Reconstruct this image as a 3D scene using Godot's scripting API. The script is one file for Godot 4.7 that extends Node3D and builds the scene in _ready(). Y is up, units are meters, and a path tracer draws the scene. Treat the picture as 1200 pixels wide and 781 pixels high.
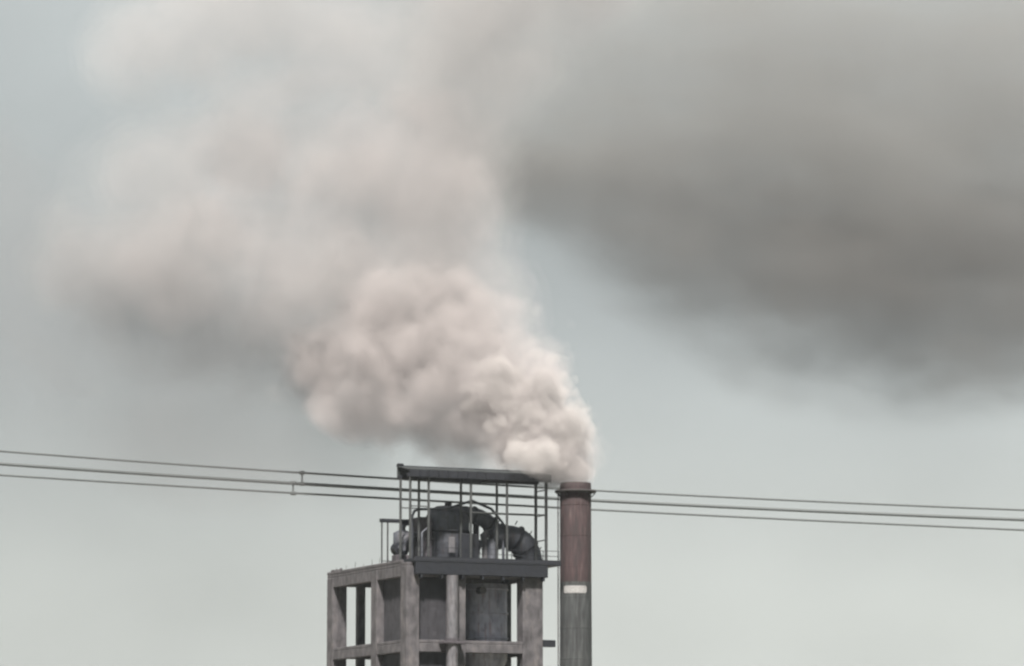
extends Node3D
# A cement works chimney pouring smoke beside an open concrete tower, under a pale overcast sky.

var M := {}
var taken := {}


func numbered(called: String, parent: Node) -> String:
	var key := str(parent.get_instance_id()) + called
	var n: int = taken.get(key, 0)
	taken[key] = n + 1
	return called if n == 0 else "%s_%03d" % [called, n]


func tag(o: Node, label: String, category: String, group := "", kind := "") -> void:
	o.set_meta("label", label)
	o.set_meta("category", category)
	if group:
		o.set_meta("group", group)
	if kind:
		o.set_meta("kind", kind)


func thing(called: String, label: String, category: String, at := Vector3.ZERO, turn := 0.0, group := "") -> Node3D:
	var o := Node3D.new()
	o.name = numbered(called, self)
	add_child(o, true)
	o.position = at
	o.rotation.y = turn
	tag(o, label, category, group)
	return o


func put(called: String, mesh: Mesh, mat: Material, parent: Node, xf := Transform3D()) -> MeshInstance3D:
	var o := MeshInstance3D.new()
	o.name = numbered(called, parent)
	o.mesh = mesh
	o.material_override = mat
	parent.add_child(o, true)
	o.transform = xf
	return o


# ---------------------------------------------------------------- shapes

func tri(st: SurfaceTool, a: Vector3, b: Vector3, c: Vector3, mid: Vector3) -> void:
	# clockwise seen from outside of the point mid
	if (b - a).cross(c - a).dot((a + b + c) / 3.0 - mid) > 0.0:
		st.add_vertex(a); st.add_vertex(c); st.add_vertex(b)
	else:
		st.add_vertex(a); st.add_vertex(b); st.add_vertex(c)


func quad(st: SurfaceTool, a: Vector3, b: Vector3, c: Vector3, d: Vector3, mid: Vector3) -> void:
	tri(st, a, b, c, mid)
	tri(st, a, c, d, mid)


func add_box(st: SurfaceTool, c: Vector3, s: Vector3, bevel := 0.03, basis := Basis()) -> void:
	var h := s * 0.5
	var e := minf(bevel, minf(h.x, minf(h.y, h.z)) * 0.45)
	var p := func(sx: float, sy: float, sz: float, axis: int) -> Vector3:
		var v := Vector3(sx * (h.x - (0.0 if axis == 0 else e)), sy * (h.y - (0.0 if axis == 1 else e)), sz * (h.z - (0.0 if axis == 2 else e)))
		return c + basis * v
	for g in [-1.0, 1.0]:
		quad(st, p.call(g, -1, -1, 0), p.call(g, 1, -1, 0), p.call(g, 1, 1, 0), p.call(g, -1, 1, 0), c)
		quad(st, p.call(-1, g, -1, 1), p.call(1, g, -1, 1), p.call(1, g, 1, 1), p.call(-1, g, 1, 1), c)
		quad(st, p.call(-1, -1, g, 2), p.call(1, -1, g, 2), p.call(1, 1, g, 2), p.call(-1, 1, g, 2), c)
		for k in [-1.0, 1.0]:
			quad(st, p.call(g, k, -1, 0), p.call(g, k, 1, 0), p.call(g, k, 1, 1), p.call(g, k, -1, 1), c)
			quad(st, p.call(g, -1, k, 0), p.call(g, 1, k, 0), p.call(g, 1, k, 2), p.call(g, -1, k, 2), c)
			quad(st, p.call(-1, g, k, 1), p.call(1, g, k, 1), p.call(1, g, k, 2), p.call(-1, g, k, 2), c)
			for l in [-1.0, 1.0]:
				tri(st, p.call(g, k, l, 0), p.call(g, k, l, 1), p.call(g, k, l, 2), c)


func flat_mesh(st: SurfaceTool) -> ArrayMesh:
	st.generate_normals()
	return st.commit()


func start() -> SurfaceTool:
	var st := SurfaceTool.new()
	st.begin(Mesh.PRIMITIVE_TRIANGLES)
	st.set_smooth_group(-1)
	return st


func box(called: String, lo: Vector3, hi: Vector3, mat: Material, parent: Node, bevel := 0.04) -> MeshInstance3D:
	var st := start()
	add_box(st, Vector3.ZERO, hi - lo, bevel)
	return put(called, flat_mesh(st), mat, parent, Transform3D(Basis(), (lo + hi) * 0.5))


func frame_at(dir: Vector3) -> Basis:
	var d := dir.normalized()
	var side := d.cross(Vector3.UP if absf(d.y) < 0.95 else Vector3.RIGHT).normalized()
	return Basis(side, d, side.cross(d))


# a tube along points with a radius at each; ends capped
func add_tube(st: SurfaceTool, pts: Array, radii: Array, sides := 20, caps := true) -> void:
	st.set_smooth_group(1)
	var rings := []
	var ref := Vector3.ZERO
	for i in pts.size():
		var d: Vector3 = (pts[mini(i + 1, pts.size() - 1)] - pts[maxi(i - 1, 0)]).normalized()
		if i == 0:
			ref = frame_at(d).x
		ref = (ref - d * ref.dot(d)).normalized()
		var up := d.cross(ref)
		var ring := []
		for k in sides:
			var a := TAU * k / sides
			ring.append(pts[i] + (ref * cos(a) + up * sin(a)) * radii[i])
		rings.append(ring)
	for i in pts.size() - 1:
		var mid: Vector3 = (pts[i] + pts[i + 1]) * 0.5
		for k in sides:
			var n := (k + 1) % sides
			quad(st, rings[i][k], rings[i][n], rings[i + 1][n], rings[i + 1][k], mid)
	st.set_smooth_group(-1)
	if caps:
		for e in [[0, 1], [pts.size() - 1, pts.size() - 2]]:
			var c: Vector3 = pts[e[0]]
			for k in sides:
				tri(st, c, rings[e[0]][k], rings[e[0]][(k + 1) % sides], pts[e[1]])


func tube(called: String, pts: Array, radii: Array, mat: Material, parent: Node, sides := 20) -> MeshInstance3D:
	var st := start()
	add_tube(st, pts, radii, sides)
	return put(called, flat_mesh(st), mat, parent)


func bar(called: String, a: Vector3, b: Vector3, thick: float, mat: Material, parent: Node) -> MeshInstance3D:
	var st := start()
	add_box(st, Vector3.ZERO, Vector3(thick, (b - a).length(), thick), thick * 0.12)
	return put(called, flat_mesh(st), mat, parent, Transform3D(frame_at(b - a), (a + b) * 0.5))


# a lathe about y: profile of Vector2(radius, height)
func lathe(called: String, at: Vector3, profile: Array, mat: Material, parent: Node, sides := 40) -> MeshInstance3D:
	var st := start()
	for i in profile.size() - 1:
		var a: Vector2 = profile[i]
		var b: Vector2 = profile[i + 1]
		st.set_smooth_group(1 + i if absf(a.y - b.y) < 0.001 else 0)
		for k in sides:
			var t0 := TAU * k / sides
			var t1 := TAU * (k + 1) / sides
			var p := [Vector3(cos(t0) * a.x, a.y, sin(t0) * a.x), Vector3(cos(t1) * a.x, a.y, sin(t1) * a.x), Vector3(cos(t1) * b.x, b.y, sin(t1) * b.x), Vector3(cos(t0) * b.x, b.y, sin(t0) * b.x)]
			# (radius first, then height): profiles run with the outside on their right
			if a.x > 0.0001:
				st.add_vertex(p[0]); st.add_vertex(p[2]); st.add_vertex(p[1])
			if b.x > 0.0001:
				st.add_vertex(p[0]); st.add_vertex(p[3]); st.add_vertex(p[2])
	return put(called, flat_mesh(st), mat, parent, Transform3D(Basis(), at))


func arc(centre: Vector3, r: float, from: float, to: float, n: int) -> Array:
	var out := []
	for i in n + 1:
		var a := deg_to_rad(lerpf(from, to, float(i) / n))
		out.append(centre + Vector3(cos(a) * r, sin(a) * r, 0))
	return out


func same(v: float, n: int) -> Array:
	var out := []
	out.resize(n)
	out.fill(v)
	return out


# ---------------------------------------------------------------- materials

func noise(seed_: int, freq: float, octaves := 4, kind := FastNoiseLite.TYPE_SIMPLEX_SMOOTH) -> FastNoiseLite:
	var n := FastNoiseLite.new()
	n.seed = seed_
	n.frequency = freq
	n.noise_type = kind
	n.fractal_type = FastNoiseLite.FRACTAL_FBM if octaves > 1 else FastNoiseLite.FRACTAL_NONE
	n.fractal_octaves = octaves
	return n


func mottled(seed_: int, stops: Array, freq := 0.01, octaves := 5) -> NoiseTexture2D:
	var t := NoiseTexture2D.new()
	t.width = 512
	t.height = 512
	t.seamless = true
	t.noise = noise(seed_, freq, octaves)
	var g := Gradient.new()
	g.offsets = PackedFloat32Array(stops.map(func(s): return s[0]))
	g.colors = PackedColorArray(stops.map(func(s): return Color(s[1].x, s[1].y, s[1].z).linear_to_srgb()))
	t.color_ramp = g
	return t


func surface(called: String, tex: Texture2D, rough: float, scale: Vector3, metal := 0.0) -> StandardMaterial3D:
	var m := StandardMaterial3D.new()
	m.resource_name = called
	m.albedo_texture = tex
	m.roughness = rough
	m.metallic = metal
	m.uv1_triplanar = true
	m.uv1_world_triplanar = true
	m.uv1_scale = scale
	var bump := NoiseTexture2D.new()
	bump.width = 256
	bump.height = 256
	bump.seamless = true
	bump.as_normal_map = true
	bump.bump_strength = 3.0
	bump.noise = noise(called.hash() % 1000, 0.03, 4)
	m.normal_enabled = true
	m.normal_texture = bump
	m.normal_scale = 0.4
	return m


# sparse stains that have run down a face: multiplied over a material's own colour
func run_stains(seed_: int, tint: Vector3) -> ImageTexture:
	var im := Image.create_empty(512, 512, false, Image.FORMAT_RGB8)
	var a := noise(seed_, 0.02, 3)
	var b := noise(seed_ + 1, 0.012, 4)
	for y in 512:
		for x in 512:
			var s := smoothstep(0.08, 0.42, a.get_noise_2d(x, y * 0.09)) * smoothstep(-0.25, 0.3, b.get_noise_2d(x, y * 0.6))
			var p := smoothstep(0.1, 0.5, b.get_noise_2d(y * 1.3 + 900.0, x * 1.3))
			var v := Vector3.ONE.lerp(tint, s * 0.75) * lerpf(1.0, 0.62, p)
			im.set_pixel(x, y, Color(v.x, v.y, v.z).linear_to_srgb())
	return ImageTexture.create_from_image(im)


func stained(m: StandardMaterial3D, t: Texture2D) -> void:
	m.detail_enabled = true
	m.detail_albedo = t
	m.detail_blend_mode = BaseMaterial3D.BLEND_MODE_MUL
	m.detail_uv_layer = BaseMaterial3D.DETAIL_UV_1


func materials() -> void:
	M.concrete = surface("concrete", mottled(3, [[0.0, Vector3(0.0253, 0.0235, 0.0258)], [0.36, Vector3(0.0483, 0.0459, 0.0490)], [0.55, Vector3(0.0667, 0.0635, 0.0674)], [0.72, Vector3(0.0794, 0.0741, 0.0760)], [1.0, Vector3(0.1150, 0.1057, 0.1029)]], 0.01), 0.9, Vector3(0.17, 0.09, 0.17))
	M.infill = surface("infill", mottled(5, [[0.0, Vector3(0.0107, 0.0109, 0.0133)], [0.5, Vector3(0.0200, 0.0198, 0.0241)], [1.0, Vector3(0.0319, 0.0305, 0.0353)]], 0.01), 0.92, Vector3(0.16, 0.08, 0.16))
	M.dark_steel = surface("dark_steel", mottled(7, [[0.0, Vector3(0.0008, 0.0018, 0.0042)], [0.5, Vector3(0.0017, 0.0031, 0.0073)], [1.0, Vector3(0.0026, 0.0046, 0.0101)]], 0.012), 0.6, Vector3(0.3, 0.12, 0.3))
	M.duct = surface("duct", mottled(9, [[0.0, Vector3(0.0245, 0.0286, 0.0368)], [0.5, Vector3(0.0426, 0.0479, 0.0593)], [1.0, Vector3(0.0728, 0.0763, 0.0853)]], 0.01), 0.65, Vector3(0.2, 0.12, 0.2))
	M.pale_pipe = surface("pale_pipe", mottled(11, [[0.0, Vector3(0.0516, 0.0516, 0.0571)], [0.5, Vector3(0.0839, 0.0839, 0.0902)], [1.0, Vector3(0.1162, 0.1129, 0.1180)]], 0.012), 0.6, Vector3(0.4, 0.1, 0.4))
	M.dusty = surface("dusty", mottled(13, [[0.0, Vector3(0.0248, 0.0216, 0.0256)], [0.5, Vector3(0.0383, 0.0340, 0.0390)], [1.0, Vector3(0.0565, 0.0498, 0.0563)]], 0.012), 0.85, Vector3(0.25, 0.1, 0.25))
	M.vessel = surface("vessel", mottled(15, [[0.0, Vector3(0.2100, 0.2189, 0.2733)], [0.5, Vector3(0.3578, 0.3688, 0.4410)], [1.0, Vector3(0.5463, 0.5501, 0.6080)]], 0.01), 0.6, Vector3(0.2, 0.1, 0.2))
	M.roof_sheet = surface("roof_sheet", mottled(17, [[0.0, Vector3(0.0132, 0.0166, 0.0173)], [0.5, Vector3(0.0226, 0.0274, 0.0279)], [1.0, Vector3(0.0415, 0.0477, 0.0471)]], 0.012), 0.6, Vector3(0.3, 0.3, 0.3))
	M.post = surface("post", mottled(19, [[0.0, Vector3(0.0179, 0.0202, 0.0202)], [0.5, Vector3(0.0307, 0.0336, 0.0336)], [1.0, Vector3(0.0512, 0.0538, 0.0538)]], 0.012), 0.6, Vector3(0.4, 0.2, 0.4))
	M.red_oxide = surface("red_oxide", mottled(21, [[0.0, Vector3(0.0107, 0.0073, 0.0073)], [0.4, Vector3(0.0235, 0.0141, 0.0148)], [0.6, Vector3(0.0325, 0.0180, 0.0188)], [0.78, Vector3(0.0434, 0.0272, 0.0271)], [1.0, Vector3(0.0770, 0.0594, 0.0573)]], 0.012), 0.85, Vector3(0.4, 0.045, 0.4))
	M.grey_shaft = surface("grey_shaft", mottled(23, [[0.0, Vector3(0.0108, 0.0109, 0.0111)], [0.4, Vector3(0.0242, 0.0272, 0.0278)], [0.6, Vector3(0.0324, 0.0364, 0.0371)], [1.0, Vector3(0.0629, 0.0655, 0.0632)]], 0.012), 0.85, Vector3(0.4, 0.045, 0.4))
	M.soot = surface("soot", mottled(25, [[0.0, Vector3(0.02, 0.019, 0.019)], [1.0, Vector3(0.05, 0.045, 0.044)]], 0.012), 0.95, Vector3(0.3, 0.3, 0.3))
	M.white_paint = surface("white_paint", mottled(27, [[0.0, Vector3(0.1485, 0.1485, 0.1452)], [0.5, Vector3(0.2244, 0.2244, 0.2211)], [1.0, Vector3(0.2640, 0.2640, 0.2607)]], 0.015), 0.7, Vector3(0.5, 0.5, 0.5))
	M.cable = surface("cable", mottled(29, [[0.0, Vector3(0.075, 0.085, 0.085)], [1.0, Vector3(0.11, 0.12, 0.12)]], 0.02), 0.95, Vector3(0.5, 0.5, 0.5))
	M.ground = surface("ground", mottled(31, [[0.0, Vector3(0.05, 0.06, 0.03)], [0.45, Vector3(0.10, 0.10, 0.06)], [0.6, Vector3(0.16, 0.14, 0.11)], [1.0, Vector3(0.24, 0.22, 0.19)]], 0.008), 0.95, Vector3(0.0021, 0.0021, 0.0021))
	var soot_runs := run_stains(61, Vector3(0.28, 0.26, 0.25))
	var rust_runs := run_stains(71, Vector3(0.55, 0.33, 0.26))
	for k in ["concrete", "infill", "grey_shaft", "roof_sheet"]:
		stained(M[k], soot_runs)
	for k in ["duct", "dark_steel", "vessel", "pale_pipe", "red_oxide"]:
		stained(M[k], rust_runs)


# ---------------------------------------------------------------- smoke: a density field cut into nested bodies of even smoke

# chains: lists of [x, y, z, r]; amp: strength of the billows against the local radius; levels: [depth under the surface in local radii, smoke added per metre]
func smoke(root: Node3D, chains: Array, cell: float, amp: Array, freq: Array, levels: Array, albedo: Color, seed_: int, flat_y := -1000.0, stretch := Vector3(1, 1, 0)) -> void:
	var called := str(root.name)
	var balls: Array[Vector4] = []
	for ch in chains:
		for i in ch.size():
			var a := Vector4(ch[i][0], ch[i][1], ch[i][2], ch[i][3])
			if i + 1 == ch.size():
				balls.append(a)
				break
			var b := Vector4(ch[i + 1][0], ch[i + 1][1], ch[i + 1][2], ch[i + 1][3])
			var n := maxi(1, ceili(Vector3(b.x - a.x, b.y - a.y, b.z - a.z).length() / (0.35 * minf(a.w, b.w))))
			for k in n:
				balls.append(a.lerp(b, float(k) / n))
	var lo := Vector3.INF
	var hi := -Vector3.INF
	for b in balls:
		var c := Vector3(b.x, b.y, b.z)
		lo = lo.min(c - Vector3.ONE * b.w * 2.0)
		hi = hi.max(c + Vector3.ONE * b.w * 2.0)
	lo -= Vector3.ONE * cell * 2.0
	hi += Vector3.ONE * cell * 2.0
	var nx := ceili((hi.x - lo.x) / cell) + 1
	var ny := ceili((hi.y - lo.y) / cell) + 1
	var nz := ceili((hi.z - lo.z) / cell) + 1
	var sy := nx
	var sz := nx * ny
	var v := PackedFloat32Array()
	v.resize(nx * ny * nz)
	v.fill(-9.0)
	# depth under the surface of the smooth trunk, in local radii
	for b in balls:
		var reach := b.w * 2.0
		var x0 := maxi(1, floori((b.x - reach - lo.x) / cell))
		var x1 := mini(nx - 2, ceili((b.x + reach - lo.x) / cell))
		var y0 := maxi(1, floori((b.y - reach - lo.y) / cell))
		var y1 := mini(ny - 2, ceili((b.y + reach - lo.y) / cell))
		var z0 := maxi(1, floori((b.z - reach - lo.z) / cell))
		var z1 := mini(nz - 2, ceili((b.z + reach - lo.z) / cell))
		var inv := 1.0 / b.w
		for z in range(z0, z1 + 1):
			var dz := lo.z + z * cell - b.z
			for y in range(y0, y1 + 1):
				var dy := lo.y + y * cell - b.y
				var s := dz * dz + dy * dy
				if s > reach * reach:
					continue
				var at := z * sz + y * sy
				for x in range(x0, x1 + 1):
					var dx := lo.x + x * cell - b.x
					var d := 1.0 - sqrt(s + dx * dx) * inv
					if d > v[at + x]:
						v[at + x] = d
	var n1 := noise(seed_, freq[0], 2)
	var n2 := noise(seed_ + 1, freq[1], 3)
	var n3 := noise(seed_ + 2, freq[0] * 0.5, 2)
	for z in nz:
		for y in ny:
			var at := z * sz + y * sy
			for x in nx:
				var f := v[at + x]
				if f > -1.0:
					var px := lo.x + x * cell
					var py := lo.y + y * cell
					var pz := lo.z + z * cell
					# billows drawn out along the wind where the smoke is old
					var qx := px * stretch.x + py * stretch.z
					var qy := py * stretch.y
					f += smoothstep(-1.0, -0.5, f) * (amp[0] * (absf(n1.get_noise_3d(qx, qy, pz)) * 2.0 - 0.45) + amp[1] * (absf(n2.get_noise_3d(qx, qy, pz)) * 2.0 - 0.4) + amp[2] * n3.get_noise_3d(qx, qy, pz))
					if py < flat_y:
						f = minf(f, (py - flat_y) * 4.0 + 0.3)
					v[at + x] = f
	# borders stay outside
	for z in nz:
		for y in ny:
			for x in ([0, nx - 1] if z > 0 and z < nz - 1 and y > 0 and y < ny - 1 else range(nx)):
				v[z * sz + y * sy + x] = -9.0
	var lists: Array[PackedInt32Array] = []
	for k in levels.size():
		lists.append(PackedInt32Array())
	for z in nz - 1:
		for y in ny - 1:
			var at := z * sz + y * sy
			for x in nx - 1:
				var i := at + x
				var a := v[i]
				var b := v[i + 1]
				var c := v[i + sy]
				var d := v[i + sy + 1]
				var e := v[i + sz]
				var f := v[i + sz + 1]
				var g := v[i + sz + sy]
				var h := v[i + sz + sy + 1]
				var most := maxf(maxf(maxf(a, b), maxf(c, d)), maxf(maxf(e, f), maxf(g, h)))
				if most < levels[0][0]:
					continue
				var least := minf(minf(minf(a, b), minf(c, d)), minf(minf(e, f), minf(g, h)))
				for k in levels.size():
					var lv: float = levels[k][0]
					if least < lv and most >= lv:
						lists[k].append(i)
	var centre := root.position
	var map := PackedInt32Array()
	map.resize(v.size())
	var offs := [0, 1, sy, sy + 1, sz, sz + 1, sz + sy, sz + sy + 1]
	var edges := [[0, 1], [2, 3], [4, 5], [6, 7], [0, 2], [1, 3], [4, 6], [5, 7], [0, 4], [1, 5], [2, 6], [3, 7]]
	var corner := []
	for k in 8:
		corner.append(Vector3(k & 1, (k >> 1) & 1, k >> 2))
	for k in levels.size():
		var lv: float = levels[k][0]
		var pts := PackedVector3Array()
		var ids := PackedInt32Array()
		for i in lists[k]:
			var sum := Vector3.ZERO
			var n := 0
			for e in edges:
				var a: float = v[i + offs[e[0]]] - lv
				var b: float = v[i + offs[e[1]]] - lv
				if (a < 0.0) != (b < 0.0):
					sum += corner[e[0]].lerp(corner[e[1]], clampf(a / (a - b), 0.05, 0.95))
					n += 1
			map[i] = pts.size()
			var z := i / sz
			var y := (i - z * sz) / sy
			pts.append(lo + (Vector3(i - z * sz - y * sy, y, z) + sum / n) * cell - centre)
		for i in lists[k]:
			var inside := v[i] >= lv
			for q in [[1, sy, sz], [sy, sz, 1], [sz, 1, sy]]:
				if (v[i + q[0]] >= lv) != inside:
					var a: int = map[i]
					var b: int = map[i - q[1]]
					var c: int = map[i - q[1] - q[2]]
					var d: int = map[i - q[2]]
					if inside:
						ids.append_array([a, c, b, a, d, c])
					else:
						ids.append_array([a, b, c, a, c, d])
		if ids.is_empty():
			continue
		var arrays := []
		arrays.resize(Mesh.ARRAY_MAX)
		arrays[Mesh.ARRAY_VERTEX] = pts
		arrays[Mesh.ARRAY_INDEX] = ids
		var mesh := ArrayMesh.new()
		mesh.add_surface_from_arrays(Mesh.PRIMITIVE_TRIANGLES, arrays)
		var fog := FogMaterial.new()
		fog.resource_name = called
		fog.albedo = albedo
		fog.density = levels[k][1]
		var o := put("smoke_layer", mesh, fog, root)
		o.set_meta("kind", "stuff")


func smoke_thing(called: String, label: String, at: Vector3) -> Node3D:
	var o := thing(called, label, "smoke", at)
	o.set_meta("kind", "stuff")
	return o


func sky_picture() -> ImageTexture:
	# an even pale overcast with soft thicker and thinner parts, the same all the way round
	var w := 1024
	var h := 512
	var im := Image.create_empty(w, h, false, Image.FORMAT_RGBF)
	var n := noise(1770, 2.2, 5)
	var n2 := noise(1771, 6.0, 4)
	var n3 := noise(43, 16.0, 3)
	for y in h:
		var up := (0.5 - (y + 0.5) / h) * PI
		for x in w:
			var c := Color(0.22, 0.225, 0.22)
			if up > -0.1:
				var az := TAU * x / w
				var d := Vector3(cos(az) * cos(up), sin(up) * 2.2, sin(az) * cos(up))
				var t := n.get_noise_3dv(d) * 0.7 + n2.get_noise_3dv(d) * 0.5 + n3.get_noise_3dv(d) * 0.16
				var hgt := clampf(sin(up), 0.0, 1.0)
				var base := Color(0.226, 0.233, 0.217).lerp(Color(0.186, 0.200, 0.200), smoothstep(0.04, 0.14, hgt))
				var k := 1.0 + 0.34 * t
				c = Color(base.r * k, base.g * k, base.b * k)
			im.set_pixel(x, y, c)
	return ImageTexture.create_from_image(im)


# ---------------------------------------------------------------- the scene

func _ready() -> void:
	var cam := Camera3D.new()
	cam.name = "camera"
	cam.position = Vector3(0, 1.7, 0)
	cam.rotation_degrees.x = 7.506
	cam.fov = 9.8107
	cam.near = 0.5
	cam.far = 9000.0
	# a long lens at full aperture, focused a little short of the works
	var lens := CameraAttributesPhysical.new()
	lens.frustum_focal_length = 139.83
	lens.frustum_near = 0.5
	lens.frustum_far = 9000.0
	lens.frustum_focus_distance = 105.0
	lens.exposure_aperture = 1.9
	cam.attributes = lens
	add_child(cam)
	cam.current = true

	var env := Environment.new()
	env.background_mode = Environment.BG_SKY
	var sky := Sky.new()
	var pano := PanoramaSkyMaterial.new()
	pano.panorama = sky_picture()
	sky.sky_material = pano
	env.sky = sky
	env.tonemap_mode = Environment.TONE_MAPPER_LINEAR
	env.tonemap_exposure = 2.52
	env.sdfgi_enabled = true
	env.ssao_enabled = true
	env.ssil_enabled = true
	env.volumetric_fog_enabled = true
	env.volumetric_fog_density = 0.0
	env.fog_enabled = true
	env.fog_density = 0.00005
	env.fog_light_color = Color(0.86, 0.90, 0.92)
	var we := WorldEnvironment.new()
	we.name = "world_environment"
	we.environment = env
	add_child(we)

	var sun := DirectionalLight3D.new()
	sun.name = "sun"
	sun.light_energy = 1.6
	sun.light_color = Color(1.0, 0.972, 0.95)
	sun.light_angular_distance = 6.0
	sun.shadow_enabled = true
	add_child(sun)
	sun.look_at_from_position(Vector3(-0.05, 0.8, 0.6), Vector3.ZERO)

	materials()
	ground()
	tower()
	roof_plant()
	canopy()
	chimney()
	cables()
	all_smoke()


func ground() -> void:
	var st := start()
	st.set_smooth_group(0)
	var n := 40
	for i in n:
		for k in n:
			var p := []
			for c in [[0, 0], [1, 0], [1, 1], [0, 1]]:
				p.append(Vector3(-2500.0 + 5000.0 * (i + c[0]) / n, 0.0, -4500.0 + 5000.0 * (k + c[1]) / n))
			quad(st, p[0], p[1], p[2], p[3], Vector3(0, -1000, -1500))
	var o := put("ground", flat_mesh(st), M.ground, self)
	o.set_meta("kind", "structure")


const CORNER := Vector3(-9.917, 0.0, -364.0)
const TURN := 0.41888  # 24 degrees: the long side runs away to the left, the short side faces the camera


# local axes of the tower: x along the short side, y up, -z along the long side
func tower() -> void:
	var t := thing("concrete_tower", "open concrete frame tower with dark infill bays beside the smoking chimney", "tower", CORNER, TURN)
	var top := 28.0
	var floors := [0.0, 6.9, 13.8, 20.75, top]
	# columns: [x0, x1, z0, z1]
	var cols := [
		[0.0, 1.35, -1.5, 0.0], [5.05, 6.1, -1.3, 0.0], [12.0, 14.1, -1.5, 0.0],
		[0.0, 0.9, -8.9, -7.4], [13.0, 14.1, -8.9, -7.4],
		[0.0, 1.5, -20.5, -18.9], [3.05, 3.8, -20.5, -19.7], [12.6, 14.1, -20.5, -18.9],
	]
	for c in cols:
		box("column", Vector3(c[0], 0.0, c[2]), Vector3(c[1], top - 0.31, c[3]), M.concrete, t, 0.06)
	for k in range(1, floors.size()):
		var y: float = floors[k]
		var deep := 1.15 if k < floors.size() - 1 else 1.3
		var b := y - deep
		var a := y - 0.31
		# beams between the columns, set back a little from their faces
		for s in [[1.35, 5.05], [6.1, 12.0]]:
			box("beam", Vector3(s[0], b, -0.75), Vector3(s[1], a, -0.02), M.concrete, t, 0.05)
		for s in [[-7.4, -1.5], [-18.9, -8.9]]:
			box("beam", Vector3(0.02, b, s[0]), Vector3(0.7, a, s[1]), M.concrete, t, 0.05)
			box("beam", Vector3(13.4, b, s[0]), Vector3(14.04, a, s[1]), M.concrete, t, 0.05)
		for s in [[1.5, 3.05], [3.8, 12.6]]:
			box("beam", Vector3(s[0], b + 0.2, -20.44), Vector3(s[1], a, -19.8), M.concrete, t, 0.05)
		box("floor_slab", Vector3(0.03, y - 0.3, -20.47), Vector3(14.07, y, -0.03), M.concrete, t, 0.04)
	# low kerb along the open edge of the roof
	box("roof_kerb", Vector3(0.0, top, -20.5), Vector3(0.25, top + 0.28, -1.2), M.concrete, t, 0.04)
	box("roof_kerb", Vector3(0.3, top, -20.5), Vector3(14.1, top + 0.28, -20.25), M.concrete, t, 0.04)
	# broken lumps of concrete and starter bars left on the far end of the roof
	var rng := RandomNumberGenerator.new()
	rng.seed = 12
	for k in 7:
		var x := rng.randf_range(0.05, 0.2)
		var z := -rng.randf_range(16.5, 20.2)
		var r := rng.randf_range(0.16, 0.34)
		box("rubble_lump", Vector3(x, top + 0.283, z), Vector3(x + r, top + 0.283 + r, z + r * 1.3), M.concrete, t, 0.08)
	for k in 8:
		var z := -2.5 - k * 2.2 + rng.randf_range(-0.3, 0.3)
		bar("starter_bar", Vector3(0.12, top + 0.2, z), Vector3(0.12 + rng.randf_range(-0.1, 0.1), top + 0.5 + rng.randf() * 0.4, z), 0.035, M.soot, t)
	# dark bays: infill walls set behind the frame
	for k in range(2, floors.size()):
		var y0: float = floors[k - 1]
		var y1: float = floors[k] - 1.15
		if k == floors.size() - 1:
			y1 = floors[k] - 1.3
		var low: float = 0.0 if k == 4 else 1.5
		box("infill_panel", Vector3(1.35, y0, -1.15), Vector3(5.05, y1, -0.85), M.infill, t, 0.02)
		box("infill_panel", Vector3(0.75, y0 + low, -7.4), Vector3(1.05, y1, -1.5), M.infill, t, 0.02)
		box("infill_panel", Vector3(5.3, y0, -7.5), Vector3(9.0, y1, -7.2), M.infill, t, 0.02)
	# a ledge with brackets out of the right hand corner
	box("corner_bracket", Vector3(14.1, 20.35, -1.2), Vector3(15.6, 21.0, -0.4), M.dark_steel, t)

	# deck of dark steel round the near side of the roof
	var d := thing("steel_deck", "dark steel working deck overhanging the short side of the concrete tower roof", "platform", CORNER, TURN)
	box("deck_plate", Vector3(0.5, 28.003, -9.0), Vector3(15.7, 28.35, 0.75), M.dark_steel, d)
	box("edge_girder", Vector3(0.7, 26.85, 0.08), Vector3(14.3, 27.99, 0.72), M.dark_steel, d)
	box("edge_girder", Vector3(14.17, 27.3, -8.8), Vector3(14.5, 27.99, 0.05), M.dark_steel, d)
	for k in 7:
		box("bracket", Vector3(1.2 + k * 2.1, 26.5, 0.1), Vector3(1.4 + k * 2.1, 26.84, 0.66), M.dark_steel, d, 0.02)
	for z in [0.7, -3.0, -6.0, -8.9]:
		bar("rail_post", Vector3(15.6, 28.35, z), Vector3(15.6, 28.75, z), 0.08, M.dark_steel, d)

	# round vessel hung in the right hand bay
	var v := thing("round_vessel", "blue-grey round steel vessel hung inside the right bay of the tower", "vessel", CORNER + Basis(Vector3.UP, TURN) * Vector3(10.68, 19.0, -6.05), TURN)
	lathe("shell", Vector3.ZERO, [Vector2(0.0, -4.2), Vector2(0.5, -4.2), Vector2(2.05, 0.0), Vector2(2.15, 0.2), Vector2(2.15, 7.5), Vector2(0.0, 7.6)], M.vessel, v)
	for y in [2.2, 4.6, 6.9]:
		lathe("stiffener_ring", Vector3.ZERO, [Vector2(2.16, y), Vector2(2.27, y + 0.02), Vector2(2.27, y + 0.16), Vector2(2.16, y + 0.18)], M.vessel, v)
	tube("nozzle", [Vector3(-1.3, 6.8, 1.6), Vector3(-1.3, 6.8, 2.6)], [0.35, 0.35], M.pale_pipe, v)

	# pale pipe down the face
	var p := thing("down_pipe", "pale grey pipe running down the front of the dark infill bay", "pipe", CORNER + Basis(Vector3.UP, TURN) * Vector3(4.4, 0.0, 0.66), TURN)
	tube("shaft", [Vector3(0, 0.0, 0), Vector3(0, 26.8, 0)], [0.56, 0.56], M.pale_pipe, p, 28)
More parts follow.
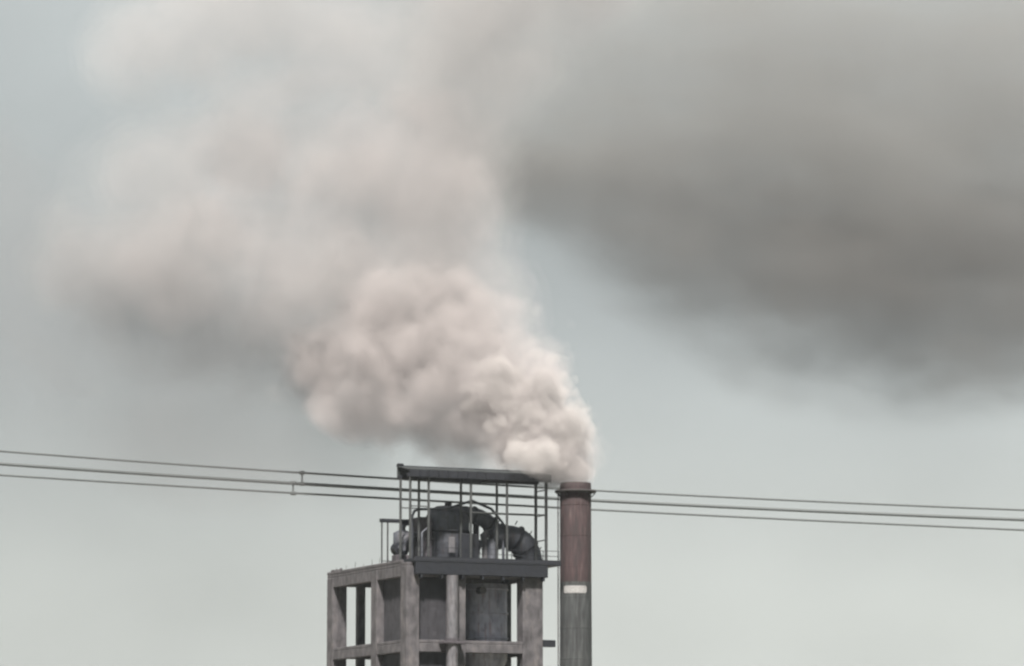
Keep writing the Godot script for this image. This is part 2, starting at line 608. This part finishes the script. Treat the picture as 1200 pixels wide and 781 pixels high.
	for y in [6.7, 13.7, 20.6]:
		tube("collar", [Vector3(0, y, 0), Vector3(0, y + 0.28, 0)], [0.72, 0.72], M.dusty, p, 28)
		box("clamp", Vector3(-1.1, y - 0.25, -0.6), Vector3(1.1, y - 0.02, 0.75), M.dusty, p)


func roof_plant() -> void:
	var base := 28.352
	var at := func(x: float, z: float) -> Vector3: return CORNER + Basis(Vector3.UP, TURN) * Vector3(x, base, z)
	# the cyclone
	var c := thing("cyclone_separator", "dark domed cyclone vessel on the steel deck under the canopy", "cyclone", at.call(6.5, -5.5), TURN)
	lathe("shell", Vector3.ZERO, [Vector2(0.0, 0.0), Vector2(1.5, 0.0), Vector2(2.1, 1.9), Vector2(2.12, 2.0), Vector2(2.12, 4.4), Vector2(1.8, 5.0), Vector2(1.1, 5.5), Vector2(0.0, 5.62)], M.duct, c)
	lathe("stiffener_ring", Vector3.ZERO, [Vector2(2.13, 2.9), Vector2(2.25, 2.92), Vector2(2.25, 3.1), Vector2(2.13, 3.12)], M.dark_steel, c)
	tube("outlet", [Vector3(0.1, 5.4, 0), Vector3(0.1, 6.0, 0)], [0.34, 0.34], M.dark_steel, c)
	box("inlet_box", Vector3(0.35, 0.02, 1.6), Vector3(2.1, 2.75, 2.75), M.dark_steel, c)
	box("access_door", Vector3(-0.75, 0.9, 2.05), Vector3(-0.1, 2.4, 2.2), M.pale_pipe, c)
	for s in [-1.0, 1.0]:
		bar("leg", Vector3(s * 1.9, 0.0, 1.2), Vector3(s * 1.9, 3.0, 1.2), 0.28, M.dark_steel, c)
		bar("leg", Vector3(s * 1.9, 0.0, -1.2), Vector3(s * 1.9, 3.0, -1.2), 0.28, M.dark_steel, c)

	# box duct on its left
	var b := thing("box_duct", "brownish dusty box duct standing left of the dark cyclone", "duct", at.call(3.6, -4.4), TURN)
	box("casing", Vector3(-0.55, 0.0, -1.6), Vector3(0.75, 4.3, 0.3), M.dusty, b)
	box("flange", Vector3(-0.65, 2.1, -1.7), Vector3(0.85, 2.3, 0.4), M.dusty, b)
	var hood := start()
	add_tube(hood, arc(Vector3(-0.9, 1.4, -0.6), 1.1, 0.0, 180.0, 12).map(func(q): return q), same(0.42, 13), 16)
	put("return_bend", flat_mesh(hood), M.duct, b)

	# blower with its motor
	var w := thing("blower", "small dark blower with a drum motor near the pipe portal", "blower", at.call(1.6, -5.0), TURN)
	tube("drum", [Vector3(-0.35, 1.25, -0.5), Vector3(-0.35, 1.25, 0.4)], [0.62, 0.62], M.dark_steel, w, 24)
	box("plinth", Vector3(-0.8, 0.0, -0.6), Vector3(0.7, 0.65, 0.5), M.dusty, w)
	tube("motor", [Vector3(-0.35, 1.25, 0.41), Vector3(-0.35, 1.25, 1.1)], [0.3, 0.3], M.duct, w)

	# first bend: out of the cyclone top, over and down
	var one := thing("bend_duct", "narrower dark bend duct arching from the cyclone top down to the deck", "duct", at.call(8.45, -5.2), TURN, "bend ducts on the tower roof")
	var st := start()
	var pa: Array = [Vector3(-0.9, 4.8, 0)]
	pa.append_array(arc(Vector3(0, 1.1, 0), 3.7, 90.0, 8.0, 16))
	add_tube(st, pa, same(0.76, pa.size()), 24)
	put("elbow", flat_mesh(st), M.duct, one)
	for deg in [80.0, 50.0, 22.0]:
		var q := deg_to_rad(deg)
		var m := Vector3(cos(q) * 3.7, 1.1 + sin(q) * 3.7, 0)
		var along := Vector3(-sin(q), cos(q), 0) * 0.09
		tube("flange", [m - along, m + along], [0.88, 0.88], M.dark_steel, one, 24)
	box("riser", Vector3(-0.75, 0.0, -0.6), Vector3(-0.15, 5.55, 0.5), M.duct, one)
	tube("pale_drop_pipe", [Vector3(1.75, 0.0, 0.4), Vector3(1.75, 1.9, 0.4), Vector3(1.55, 2.7, 0.4), Vector3(2.5, 3.4, 0.2)], [0.36, 0.36, 0.38, 0.42], M.pale_pipe, one)
	tube("branch_pipe", [Vector3(0.55, 0.0, 0.2), Vector3(0.75, 1.3, 0.2), Vector3(1.2, 2.3, 0.2)], [0.5, 0.45, 0.4], M.duct, one)

	# second bend: the big one on the right
	var two := thing("bend_duct", "wide dark bend duct curving down to the right end of the deck", "duct", at.call(11.95, -4.5), TURN, "bend ducts on the tower roof")
	st = start()
	pa = [Vector3(-1.5, 2.0, 0)]
	pa.append_array(arc(Vector3(0, 0.1, 0), 2.75, 118.0, 0.0, 20))
	var ra := [0.6]
	for k in 21:
		ra.append(lerpf(0.75, 1.28, minf(1.0, k / 12.0)))
	add_tube(st, pa.slice(1), ra.slice(1), 28)
	put("elbow", flat_mesh(st), M.duct, two)
	for deg in [92.0, 62.0, 32.0, 6.0]:
		var q := deg_to_rad(deg)
		var m := Vector3(cos(q) * 2.75, 0.1 + sin(q) * 2.75, 0)
		var along := Vector3(-sin(q), cos(q), 0) * 0.09
		var r: float = 1.38 if deg < 70 else 1.14
		tube("flange", [m - along, m + along], [r, r], M.dark_steel, two, 28)
	tube("drop_pipe", [Vector3(-1.25, 0.0, 0.3), Vector3(-1.15, 2.4, 0.0)], [0.5, 0.62], M.duct, two)
	for k in 4:
		var q := deg_to_rad(20.0 + 26.0 * k)
		bar("stay", Vector3(cos(q) * 4.0, 0.1 + sin(q) * 4.0, 0.0), Vector3(cos(q) * 4.0 + 0.1, 0.1 + sin(q) * 4.0 + 0.35, 0.3), 0.08, M.post, two)

	var cone := thing("small_cyclone", "small grey cone-bottomed cyclone left of the dark domed cyclone", "cyclone", at.call(2.3, -6.6), TURN)
	lathe("shell", Vector3.ZERO, [Vector2(0.0, 0.3), Vector2(0.22, 0.3), Vector2(0.85, 1.6), Vector2(0.88, 1.7), Vector2(0.88, 2.9), Vector2(0.4, 3.15), Vector2(0.0, 3.18)], M.duct, cone, 28)
	tube("outlet_bend", [Vector3(0, 3.1, 0), Vector3(0, 3.5, 0), Vector3(0.25, 3.85, 0), Vector3(0.8, 4.0, 0), Vector3(2.4, 4.05, 0.2)], same(0.3, 5), M.duct, cone, 16)
	for k in 3:
		var q := TAU * k / 3.0 + 0.4
		bar("leg", Vector3(cos(q) * 0.8, 0.0, sin(q) * 0.8), Vector3(cos(q) * 0.8, 1.8, sin(q) * 0.8), 0.12, M.dark_steel, cone)
	var vent := thing("vent_stack", "short rusty vent pipe with a rain cap behind the bend ducts", "pipe", at.call(9.9, -6.4), TURN)
	tube("shaft", [Vector3(0, 0, 0), Vector3(0, 4.6, 0)], [0.3, 0.3], M.dusty, vent, 16)
	lathe("rain_cap", Vector3(0, 4.75, 0), [Vector2(0.5, 0.0), Vector2(0.48, 0.05), Vector2(0.0, 0.3)], M.dark_steel, vent, 16)
	for k in 3:
		var q := TAU * k / 3.0
		bar("cap_strut", Vector3(cos(q) * 0.28, 4.5, sin(q) * 0.28), Vector3(cos(q) * 0.4, 4.78, sin(q) * 0.4), 0.05, M.dark_steel, vent)
	# a handrail round the deck, sagging cables and a caged ladder
	var h := thing("deck_handrail", "thin steel handrail along the front edge of the dark roof deck", "handrail", CORNER + Basis(Vector3.UP, TURN) * Vector3(0, base, 0.62), TURN)
	for k in 10:
		bar("post", Vector3(0.7 + k * 1.64, 0.0, 0.0), Vector3(0.7 + k * 1.64, 1.05, 0.0), 0.06, M.dark_steel, h)
	for y in [0.55, 1.05]:
		bar("rail", Vector3(0.7, y, 0.0), Vector3(15.5, y, 0.0), 0.055, M.dark_steel, h)
	box("toe_board", Vector3(0.6, 0.0, 0.05), Vector3(15.6, 0.16, 0.08), M.dark_steel, h, 0.01)
	var e := thing("conveying_pipe", "thin grey pipe running over the machinery under the canopy", "pipe", at.call(2.2, -3.4), TURN)
	tube("run", [Vector3(-0.2, 0.0, 0), Vector3(-0.2, 4.3, 0), Vector3(0.0, 4.75, 0), Vector3(0.5, 4.95, 0), Vector3(3.4, 5.1, -0.2), Vector3(6.2, 6.0, -0.5), Vector3(8.2, 5.3, -0.5), Vector3(9.4, 4.0, -0.5), Vector3(9.5, 0.0, -0.5)], same(0.13, 9), M.duct, e, 10)
	tube("branch", [Vector3(0.6, 0.0, 0.5), Vector3(0.6, 2.7, 0.5), Vector3(1.3, 3.2, 0.2)], same(0.11, 3), M.duct, e, 10)
	var f := thing("filter_box", "dark boxy dust filter squeezed between the cyclone and the bend ducts", "filter", at.call(8.9, -3.9), TURN)
	box("casing", Vector3(-0.6, 0.5, -0.5), Vector3(0.1, 1.7, 0.4), M.dark_steel, f)
	box("hopper", Vector3(-0.5, 0.0, -0.3), Vector3(0.0, 0.49, 0.25), M.duct, f)
	tube("valve_wheel", [Vector3(-0.25, 1.2, 0.41), Vector3(-0.25, 1.2, 0.5)], [0.3, 0.3], M.post, f, 16)

	# portal of pipes on the left edge
	var g := thing("pipe_portal", "thin steel portal frame standing at the left edge of the roof", "frame", CORNER + Basis(Vector3.UP, TURN) * Vector3(0.35, 28.003, -6.4), TURN)
	for x in [-0.25, 0.35]:
		bar("post", Vector3(x, 0.3, 0), Vector3(x, 4.2, 0), 0.13, M.post, g)
	bar("post", Vector3(3.6, 0.36, -0.4), Vector3(3.6, 4.2, -0.4), 0.16, M.post, g)
	box("cross_beam", Vector3(-0.4, 4.2, -0.3), Vector3(4.2, 4.55, 0.15), M.dark_steel, g)
	bar("rail", Vector3(1.1, 3.2, -0.1), Vector3(4.2, 3.2, -0.1), 0.1, M.post, g)
	bar("rail", Vector3(-0.25, 0.5, 0.1), Vector3(4.2, 0.5, 0.1), 0.08, M.post, g)


func canopy() -> void:
	var base := 28.352
	var o := thing("roof_canopy", "long dark pitched canopy on thin posts above the roof machinery", "canopy", CORNER + Basis(Vector3.UP, TURN) * Vector3(0, base, 0), TURN)
	var eave := 7.75
	var ridge := 8.9
	for x in [0.62, 2.5, 6.85, 10.6, 14.7]:
		for z in [-0.6, -3.0]:
			bar("post", Vector3(x, 0.0, z), Vector3(x, eave, z), 0.24 if x > 14 else 0.2, M.post, o)
	for z in [-0.6, -3.0]:
		box("eave_beam", Vector3(0.3, eave, z - 0.14), Vector3(15.0, eave + 0.32, z + 0.14), M.dark_steel, o)
	for z in [-0.6, -3.0]:
		bar("rail", Vector3(6.9, 4.75 if z < -1.0 else 4.6, z - 0.16), Vector3(14.7, 4.75 if z < -1.0 else 4.6, z - 0.16), 0.12, M.post, o)
		bar("rail", Vector3(0.6, 5.0, z - 0.16), Vector3(2.6, 5.0, z - 0.16), 0.1, M.post, o)
	for k in 3:
		bar("ladder_rung", Vector3(14.7, 2.2 + k * 2.4, -2.88), Vector3(14.7, 2.2 + k * 2.4, -0.72), 0.1, M.post, o)
	box("hanging_gusset", Vector3(5.9, eave - 0.45, -0.72), Vector3(7.9, eave - 0.002, -0.5), M.dark_steel, o)
	# roof sheets, one by one, on a single slope that rises to the back
	var n := 15
	var x0 := 0.4
	var wide := 14.65 / n
	var rng := RandomNumberGenerator.new()
	rng.seed = 5
	var low_p := Vector3(0, eave + 0.62, -0.2)
	var high_p := Vector3(0, ridge, -3.3)
	var up := Vector3(0, low_p.z - high_p.z, high_p.y - low_p.y).normalized()
	for k in n:
		var st := start()
		var waves := 6
		for i in waves:
			var a := x0 + k * wide + wide * i / waves
			var b := x0 + k * wide + wide * (i + 0.5) / waves
			var c := x0 + k * wide + wide * (i + 1.0) / waves - (0.02 if i == waves - 1 else 0.0)
			for s in [[a, 0.0, b, 0.06], [b, 0.06, c, 0.0]]:
				var q: Vector3 = up * (0.02 + s[1])
				var r: Vector3 = up * (0.02 + s[3])
				quad(st, high_p + q + Vector3(s[0], 0, 0), high_p + r + Vector3(s[2], 0, 0), low_p + r + Vector3(s[2], 0, 0), low_p + q + Vector3(s[0], 0, 0), (high_p + low_p) * 0.5 - up * 5.0)
		put("roof_sheet", flat_mesh(st), M.roof_sheet, o, Transform3D(Basis(), Vector3(0, rng.randf() * 0.03, 0)))
		box("fascia_panel", Vector3(x0 + k * wide, eave - 0.05 + rng.randf() * 0.03, -0.16), Vector3(x0 + (k + 1) * wide - 0.03, eave + 0.66, -0.1), M.dark_steel, o, 0.01)
		bar("purlin", Vector3(x0 + (k + 0.5) * wide, eave + 0.5, -0.3), Vector3(x0 + (k + 0.5) * wide, ridge - 0.12, -3.25), 0.12, M.dark_steel, o)
	box("ridge_cap", Vector3(0.35, ridge + 0.02, -3.5), Vector3(15.1, ridge + 0.14, -3.1), M.dark_steel, o)
	box("ridge_end", Vector3(0.4, ridge + 0.1, -3.5), Vector3(0.95, ridge + 0.32, -3.0), M.dark_steel, o)
	box("back_panel", Vector3(0.4, eave - 0.05, -3.4), Vector3(15.05, ridge, -3.34), M.roof_sheet, o, 0.01)


func chimney() -> void:
	var o := thing("chimney", "tall round chimney, rusty red above and grey below, pouring smoke", "chimney", Vector3(6.11, 0.0, -372.0), 0.2)
	var r := 1.5
	var mid := 26.6
	lathe("grey_shaft", Vector3.ZERO, [Vector2(r + 0.12, 0.0), Vector2(r + 0.01, mid)], M.grey_shaft, o, 56)
	lathe("red_shaft", Vector3.ZERO, [Vector2(r + 0.01, mid), Vector2(r, 36.1), Vector2(r - 0.02, 36.15), Vector2(r - 0.22, 36.15), Vector2(r - 0.22, 30.0)], M.red_oxide, o, 56)
	lathe("flue_lining", Vector3.ZERO, [Vector2(0.0, 30.1), Vector2(r - 0.24, 30.1), Vector2(r - 0.24, 36.05), Vector2(r - 0.3, 36.05), Vector2(r - 0.3, 30.2)], M.soot, o, 40)
	# weld seams of the courses
	for k in 12:
		var y := 1.5 + k * 2.95
		if absf(y - mid) > 0.3 and y < 35.0:
			lathe("course_seam", Vector3.ZERO, [Vector2(r + 0.0, y), Vector2(r + 0.012 + maxf(0.005, 0.12 - 0.0041 * y), y + 0.01), Vector2(r + 0.012 + maxf(0.005, 0.12 - 0.0041 * y), y + 0.09), Vector2(r, y + 0.1)], M.red_oxide if y > mid else M.grey_shaft, o, 56)
	# collar platform under the mouth
	lathe("collar_platform", Vector3.ZERO, [Vector2(r + 0.01, 35.2), Vector2(r + 0.5, 35.24), Vector2(r + 0.5, 35.42), Vector2(r + 0.01, 35.45)], M.soot, o, 40)
	for k in 8:
		var a := TAU * k / 8.0
		var d := Vector3(cos(a), 0, sin(a))
		bar("collar_bracket", d * (r + 0.02) + Vector3(0, 34.8, 0), d * (r + 0.42) + Vector3(0, 35.2, 0), 0.09, M.soot, o)
	# painted white band on the side that faces the camera, scuffed at its ends
	var st := start()
	st.set_smooth_group(1)
	var n := 24
	for k in n:
		var p := []
		for e in [[k, 0], [k + 1, 0], [k + 1, 1], [k, 1]]:
			var a := deg_to_rad(lerpf(48.0, 138.0, float(e[0]) / n)) + 0.2
			var wear := 0.05 * sin(e[0] * 2.3) + (0.12 if e[0] == 0 or e[0] == n else 0.0)
			var y := 25.5 + wear if e[1] == 0 else 26.2 - wear
			p.append(Vector3(cos(a) * (r + 0.03), y, sin(a) * (r + 0.03)))
		quad(st, p[0], p[1], p[2], p[3], Vector3(0, 26, 0))
	put("white_band", flat_mesh(st), M.white_paint, o)
	# ladder up the left side
	for s in [-0.2, 0.2]:
		bar("ladder_stile", Vector3(-r - 0.22, 2.0, s), Vector3(-r - 0.22, 35.1, s), 0.05, M.soot, o)
	for k in 60:
		bar("ladder_rung", Vector3(-r - 0.22, 3.0 + k * 0.53, -0.2), Vector3(-r - 0.22, 3.0 + k * 0.53, 0.2), 0.03, M.soot, o)


func cables() -> void:
	var labels := ["thin upper cable of the three crossing behind the tower and chimney", "thicker middle cable of the three crossing behind the tower and chimney", "thin lower cable of the three crossing behind the tower and chimney"]
	var heights := [[41.26, 37.73, 35.27], [40.0, 36.72, 34.32], [38.83, 35.75, 33.24]]  # at x = -51.9, 0, 51.9
	var radii := [0.11, 0.17, 0.11]
	var curve := []
	for k in 3:
		var h: Array = heights[k]
		var mid: float = h[1]
		var slope: float = (h[2] - h[0]) / 103.8
		var bend: float = (h[2] + h[0] - 2.0 * mid) / 2.0 / (51.9 * 51.9)
		curve.append([mid, slope, bend])
		var pts := []
		for i in 61:
			var x := -150.0 + 5.0 * i
			pts.append(Vector3(x, mid + slope * x + bend * x * x, -392.0 - [0.0, 0.4, 0.0][k]))
		var st := start()
		add_tube(st, pts, same(radii[k], pts.size()), 8)
		var o := put("power_cable", flat_mesh(st), M.cable, self)
		tag(o, labels[k], "cable", "cables crossing behind the works")
	var high := func(k: int, x: float) -> float: return curve[k][0] + curve[k][1] * x + curve[k][2] * x * x
	var spots := [[-21.3, 0, 1, "upper spacer clamped between the upper and middle cables left of the tower"], [-22.2, 1, 2, "lower spacer clamped between the middle and lower cables left of the tower"]]
	for s in spots:
		var a: float = high.call(s[1], s[0])
		var b: float = high.call(s[2], s[0])
		var o := thing("cable_spacer", s[3], "spacer", Vector3(s[0], b, -392.2), 0.0, "spacers on the cables")
		bar("rod", Vector3(0, 0.1, 0), Vector3(0, a - b - 0.1, 0), 0.16, M.cable, o)
		box("clamp", Vector3(-0.3, -0.2, -0.3), Vector3(0.3, 0.16, 0.32), M.cable, o, 0.1)
		box("clamp", Vector3(-0.3, a - b - 0.16, -0.3), Vector3(0.3, a - b + 0.2, 0.32), M.cable, o, 0.1)


func all_smoke() -> void:
	var warm := Color(0.99, 0.94, 0.895).linear_to_srgb()
	var cream := Color(0.93, 0.86, 0.832).linear_to_srgb()
	var pale := Color(0.79, 0.76, 0.738).linear_to_srgb()
	var shade_and_veil_grey := Color(0.42, 0.41, 0.405).linear_to_srgb()  # grey that carries the painted underside shade, also used for the thin veil
	var brown := Color(0.30, 0.296, 0.283).linear_to_srgb()
	var plume := smoke_thing("smoke_plume", "thick pale pinkish smoke plume billowing up and left out of the chimney mouth", Vector3(6.11, 36.0, -372))
	smoke(plume, [
		[[6.15, 35.7, -372, 1.35], [6.0, 37.2, -372.3, 2.2], [5.0, 39.0, -373, 3.3], [3.4, 41.0, -374.5, 4.4], [1.2, 43.2, -376.5, 5.5], [-1.3, 45.6, -379, 6.6], [-5.0, 48.0, -382, 7.8], [-9.6, 49.8, -384, 7.6], [-15.0, 49.2, -385, 6.2], [-19.5, 49.5, -386, 4.2]],
		[[3.3, 39.9, -373.5, 2.9], [-0.8, 41.3, -375, 2.6], [-5.8, 42.9, -378, 2.8], [-11.7, 44.3, -381, 3.6], [-16.2, 45.4, -382, 3.4]],
		[[-4.0, 50.0, -382, 6.0], [-7.5, 53.5, -385, 5.6]],
	], 0.3, [0.4, 0.24, 0.25], [0.1, 0.28], [[-0.14, 0.012], [0.0, 0.04], [0.1, 0.05], [0.24, 0.05], [0.42, 0.05]], cream, 101, 35.6)
	# the young smoke just above the mouth is thicker and rolls in tight billows; part of it is drawn down over the canopy
	smoke(plume, [
		[[6.13, 35.7, -372, 1.3], [6.05, 37.2, -372.3, 2.1], [5.1, 39.0, -373, 3.0], [3.7, 41.0, -374.3, 3.8], [1.6, 43.2, -376, 4.2], [-1.2, 45.0, -378, 3.6]],
		[[5.2, 37.6, -371.5, 1.7], [3.6, 37.9, -369.5, 1.7], [2.4, 38.0, -367.0, 1.8], [1.0, 38.5, -366.0, 1.5]],
	], 0.2, [0.5, 0.26, 0.2], [0.17, 0.42], [[0.0, 0.17], [0.08, 0.16], [0.25, 0.08]], warm, 131, 35.75)
	# thinning out into the drift, in separate billows
	smoke(plume, [
		[[-6.0, 49.5, -383, 5.6], [-11.5, 53.5, -385, 6.2], [-16.5, 57.5, -387, 6.0]],
		[[-24.0, 59.6, -388, 6.0]], [[-29.5, 64.0, -389, 5.2]], [[-33.5, 60.0, -389, 4.6]], [[-19.0, 65.5, -389, 5.6]], [[-27.0, 70.5, -390, 4.6]],
		[[-4.8, 50.5, -383, 5.6], [-7.0, 57.0, -386, 5.8], [-8.5, 63.5, -388, 5.4], [-7.8, 70.5, -390, 5.2]], [[-14.0, 70.5, -390, 5.4]],
	], 0.4, [0.5, 0.36, 0.4], [0.09, 0.24], [[-0.4, 0.012], [-0.08, 0.02], [0.22, 0.022]], cream, 141)
	# underside shade on the lower left, put into a darker smoke colour
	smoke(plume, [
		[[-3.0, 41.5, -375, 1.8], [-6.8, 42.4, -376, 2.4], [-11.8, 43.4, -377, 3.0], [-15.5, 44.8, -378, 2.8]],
	], 0.3, [0.5, 0.3, 0.3], [0.12, 0.32], [[-0.12, 0.035], [0.1, 0.05], [0.34, 0.05]], shade_and_veil_grey, 151)
	var drift := smoke_thing("drifting_smoke", "soft pale smoke drifting away high on the left", Vector3(-20, 64, -390))
	smoke(drift, [
		[[-8.0, 55.4, -387, 7.0], [-14.7, 58.4, -390, 7.3], [-23.4, 61.4, -390, 8.1], [-31.2, 62.6, -390, 7.7], [-38.2, 61.4, -390, 6.0], [-43.8, 60.5, -390, 4.3]],
		[[-6.9, 65.4, -390, 5.1], [-14.8, 69.8, -390, 7.3], [-23.5, 72.4, -390, 6.9], [-31.3, 71.6, -390, 5.6], [-39.1, 68.9, -390, 4.3]],
		[[-8.0, 60.0, -388, 6.0], [-7.5, 71.6, -390, 5.3], [-8.7, 77.7, -390, 6.4], [-3.5, 84.9, -390, 7.3], [3.5, 92.9, -390, 8.6]],
		[[-23.5, 77.7, -390, 5.0], [-15.7, 82.2, -390, 6.4], [-26.2, 85.7, -390, 6.0], [-36.7, 82.2, -390, 5.1]],
	], 0.6, [0.5, 0.32, 0.5], [0.055, 0.14], [[-0.62, 0.006], [-0.36, 0.010], [-0.1, 0.015], [0.14, 0.02], [0.38, 0.022]], pale, 201)
	# shade under the drift put into darker smoke, then a thin grey veil leftward
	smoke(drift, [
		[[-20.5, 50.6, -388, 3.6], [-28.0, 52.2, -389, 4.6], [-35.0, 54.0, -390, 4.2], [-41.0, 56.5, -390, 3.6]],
	], 0.5, [0.45, 0.25, 0.4], [0.07, 0.18], [[-0.65, 0.012], [-0.3, 0.02], [0.05, 0.028], [0.35, 0.03]], shade_and_veil_grey, 231)
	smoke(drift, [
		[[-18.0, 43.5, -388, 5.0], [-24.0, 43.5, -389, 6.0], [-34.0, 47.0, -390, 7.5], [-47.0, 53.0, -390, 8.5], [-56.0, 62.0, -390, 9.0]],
	], 1.0, [0.6, 0.3, 0.5], [0.05, 0.13], [[-0.65, 0.005], [-0.25, 0.008], [0.15, 0.010]], shade_and_veil_grey, 251)
	var bank := smoke_thing("dark_smoke_bank", "broad dark grey-brown smoke bank spreading across the upper right", Vector3(40, 95, -538))
	smoke(bank, [
		[[3.5, 94.5, -540, 5.0], [10.0, 92.5, -540, 6.0], [18.0, 90.0, -540, 8.4], [28.8, 86.0, -540, 11.0], [42.0, 82.0, -540, 12.3], [55.2, 80.6, -540, 12.3], [69.6, 81.0, -540, 12.3], [85.2, 81.0, -540, 12.3]],
	], 1.0, [0.42, 0.42, 0.5], [0.03, 0.085], [[-0.7, 0.004], [-0.5, 0.006], [-0.3, 0.009], [-0.1, 0.012], [0.1, 0.015], [0.3, 0.018]], brown, 301, -1000.0, Vector3(0.7, 1.25, 0.3))
	# broader, thinner smoke above it
	smoke(bank, [
		[[-3.5, 99.0, -545, 7.2], [4.0, 99.0, -545, 8.6], [17.0, 100.2, -545, 12.6], [35.3, 102.0, -545, 15.6], [54.7, 100.2, -545, 16.2], [74.1, 98.1, -545, 15.6], [90.0, 99.3, -545, 15.6]],
	], 1.3, [0.42, 0.4, 0.45], [0.026, 0.07], [[-0.65, 0.003], [-0.42, 0.005], [-0.2, 0.007], [0.02, 0.009], [0.24, 0.011], [0.42, 0.012]], Color(0.385, 0.38, 0.36).linear_to_srgb(), 331, -1000.0, Vector3(0.55, 1.5, 0.35))
	# and the palest, up to and past the top of the view
	smoke(bank, [
		[[-7.4, 116.5, -552, 10.3], [9.9, 117.7, -552, 12.1], [28.3, 119.0, -552, 14.0], [49.3, 119.0, -552, 15.0], [70.2, 116.5, -552, 14.5], [89.9, 117.7, -552, 14.5]],
		[[-7.0, 109.0, -552, 8.5], [-4.0, 101.0, -552, 8.0], [2.0, 96.5, -552, 7.0]],
	], 1.4, [0.4, 0.35, 0.45], [0.03, 0.08], [[-0.62, 0.003], [-0.35, 0.005], [-0.05, 0.007], [0.25, 0.009]], Color(0.46, 0.45, 0.425).linear_to_srgb(), 361, -1000.0, Vector3(0.55, 1.5, 0.35))
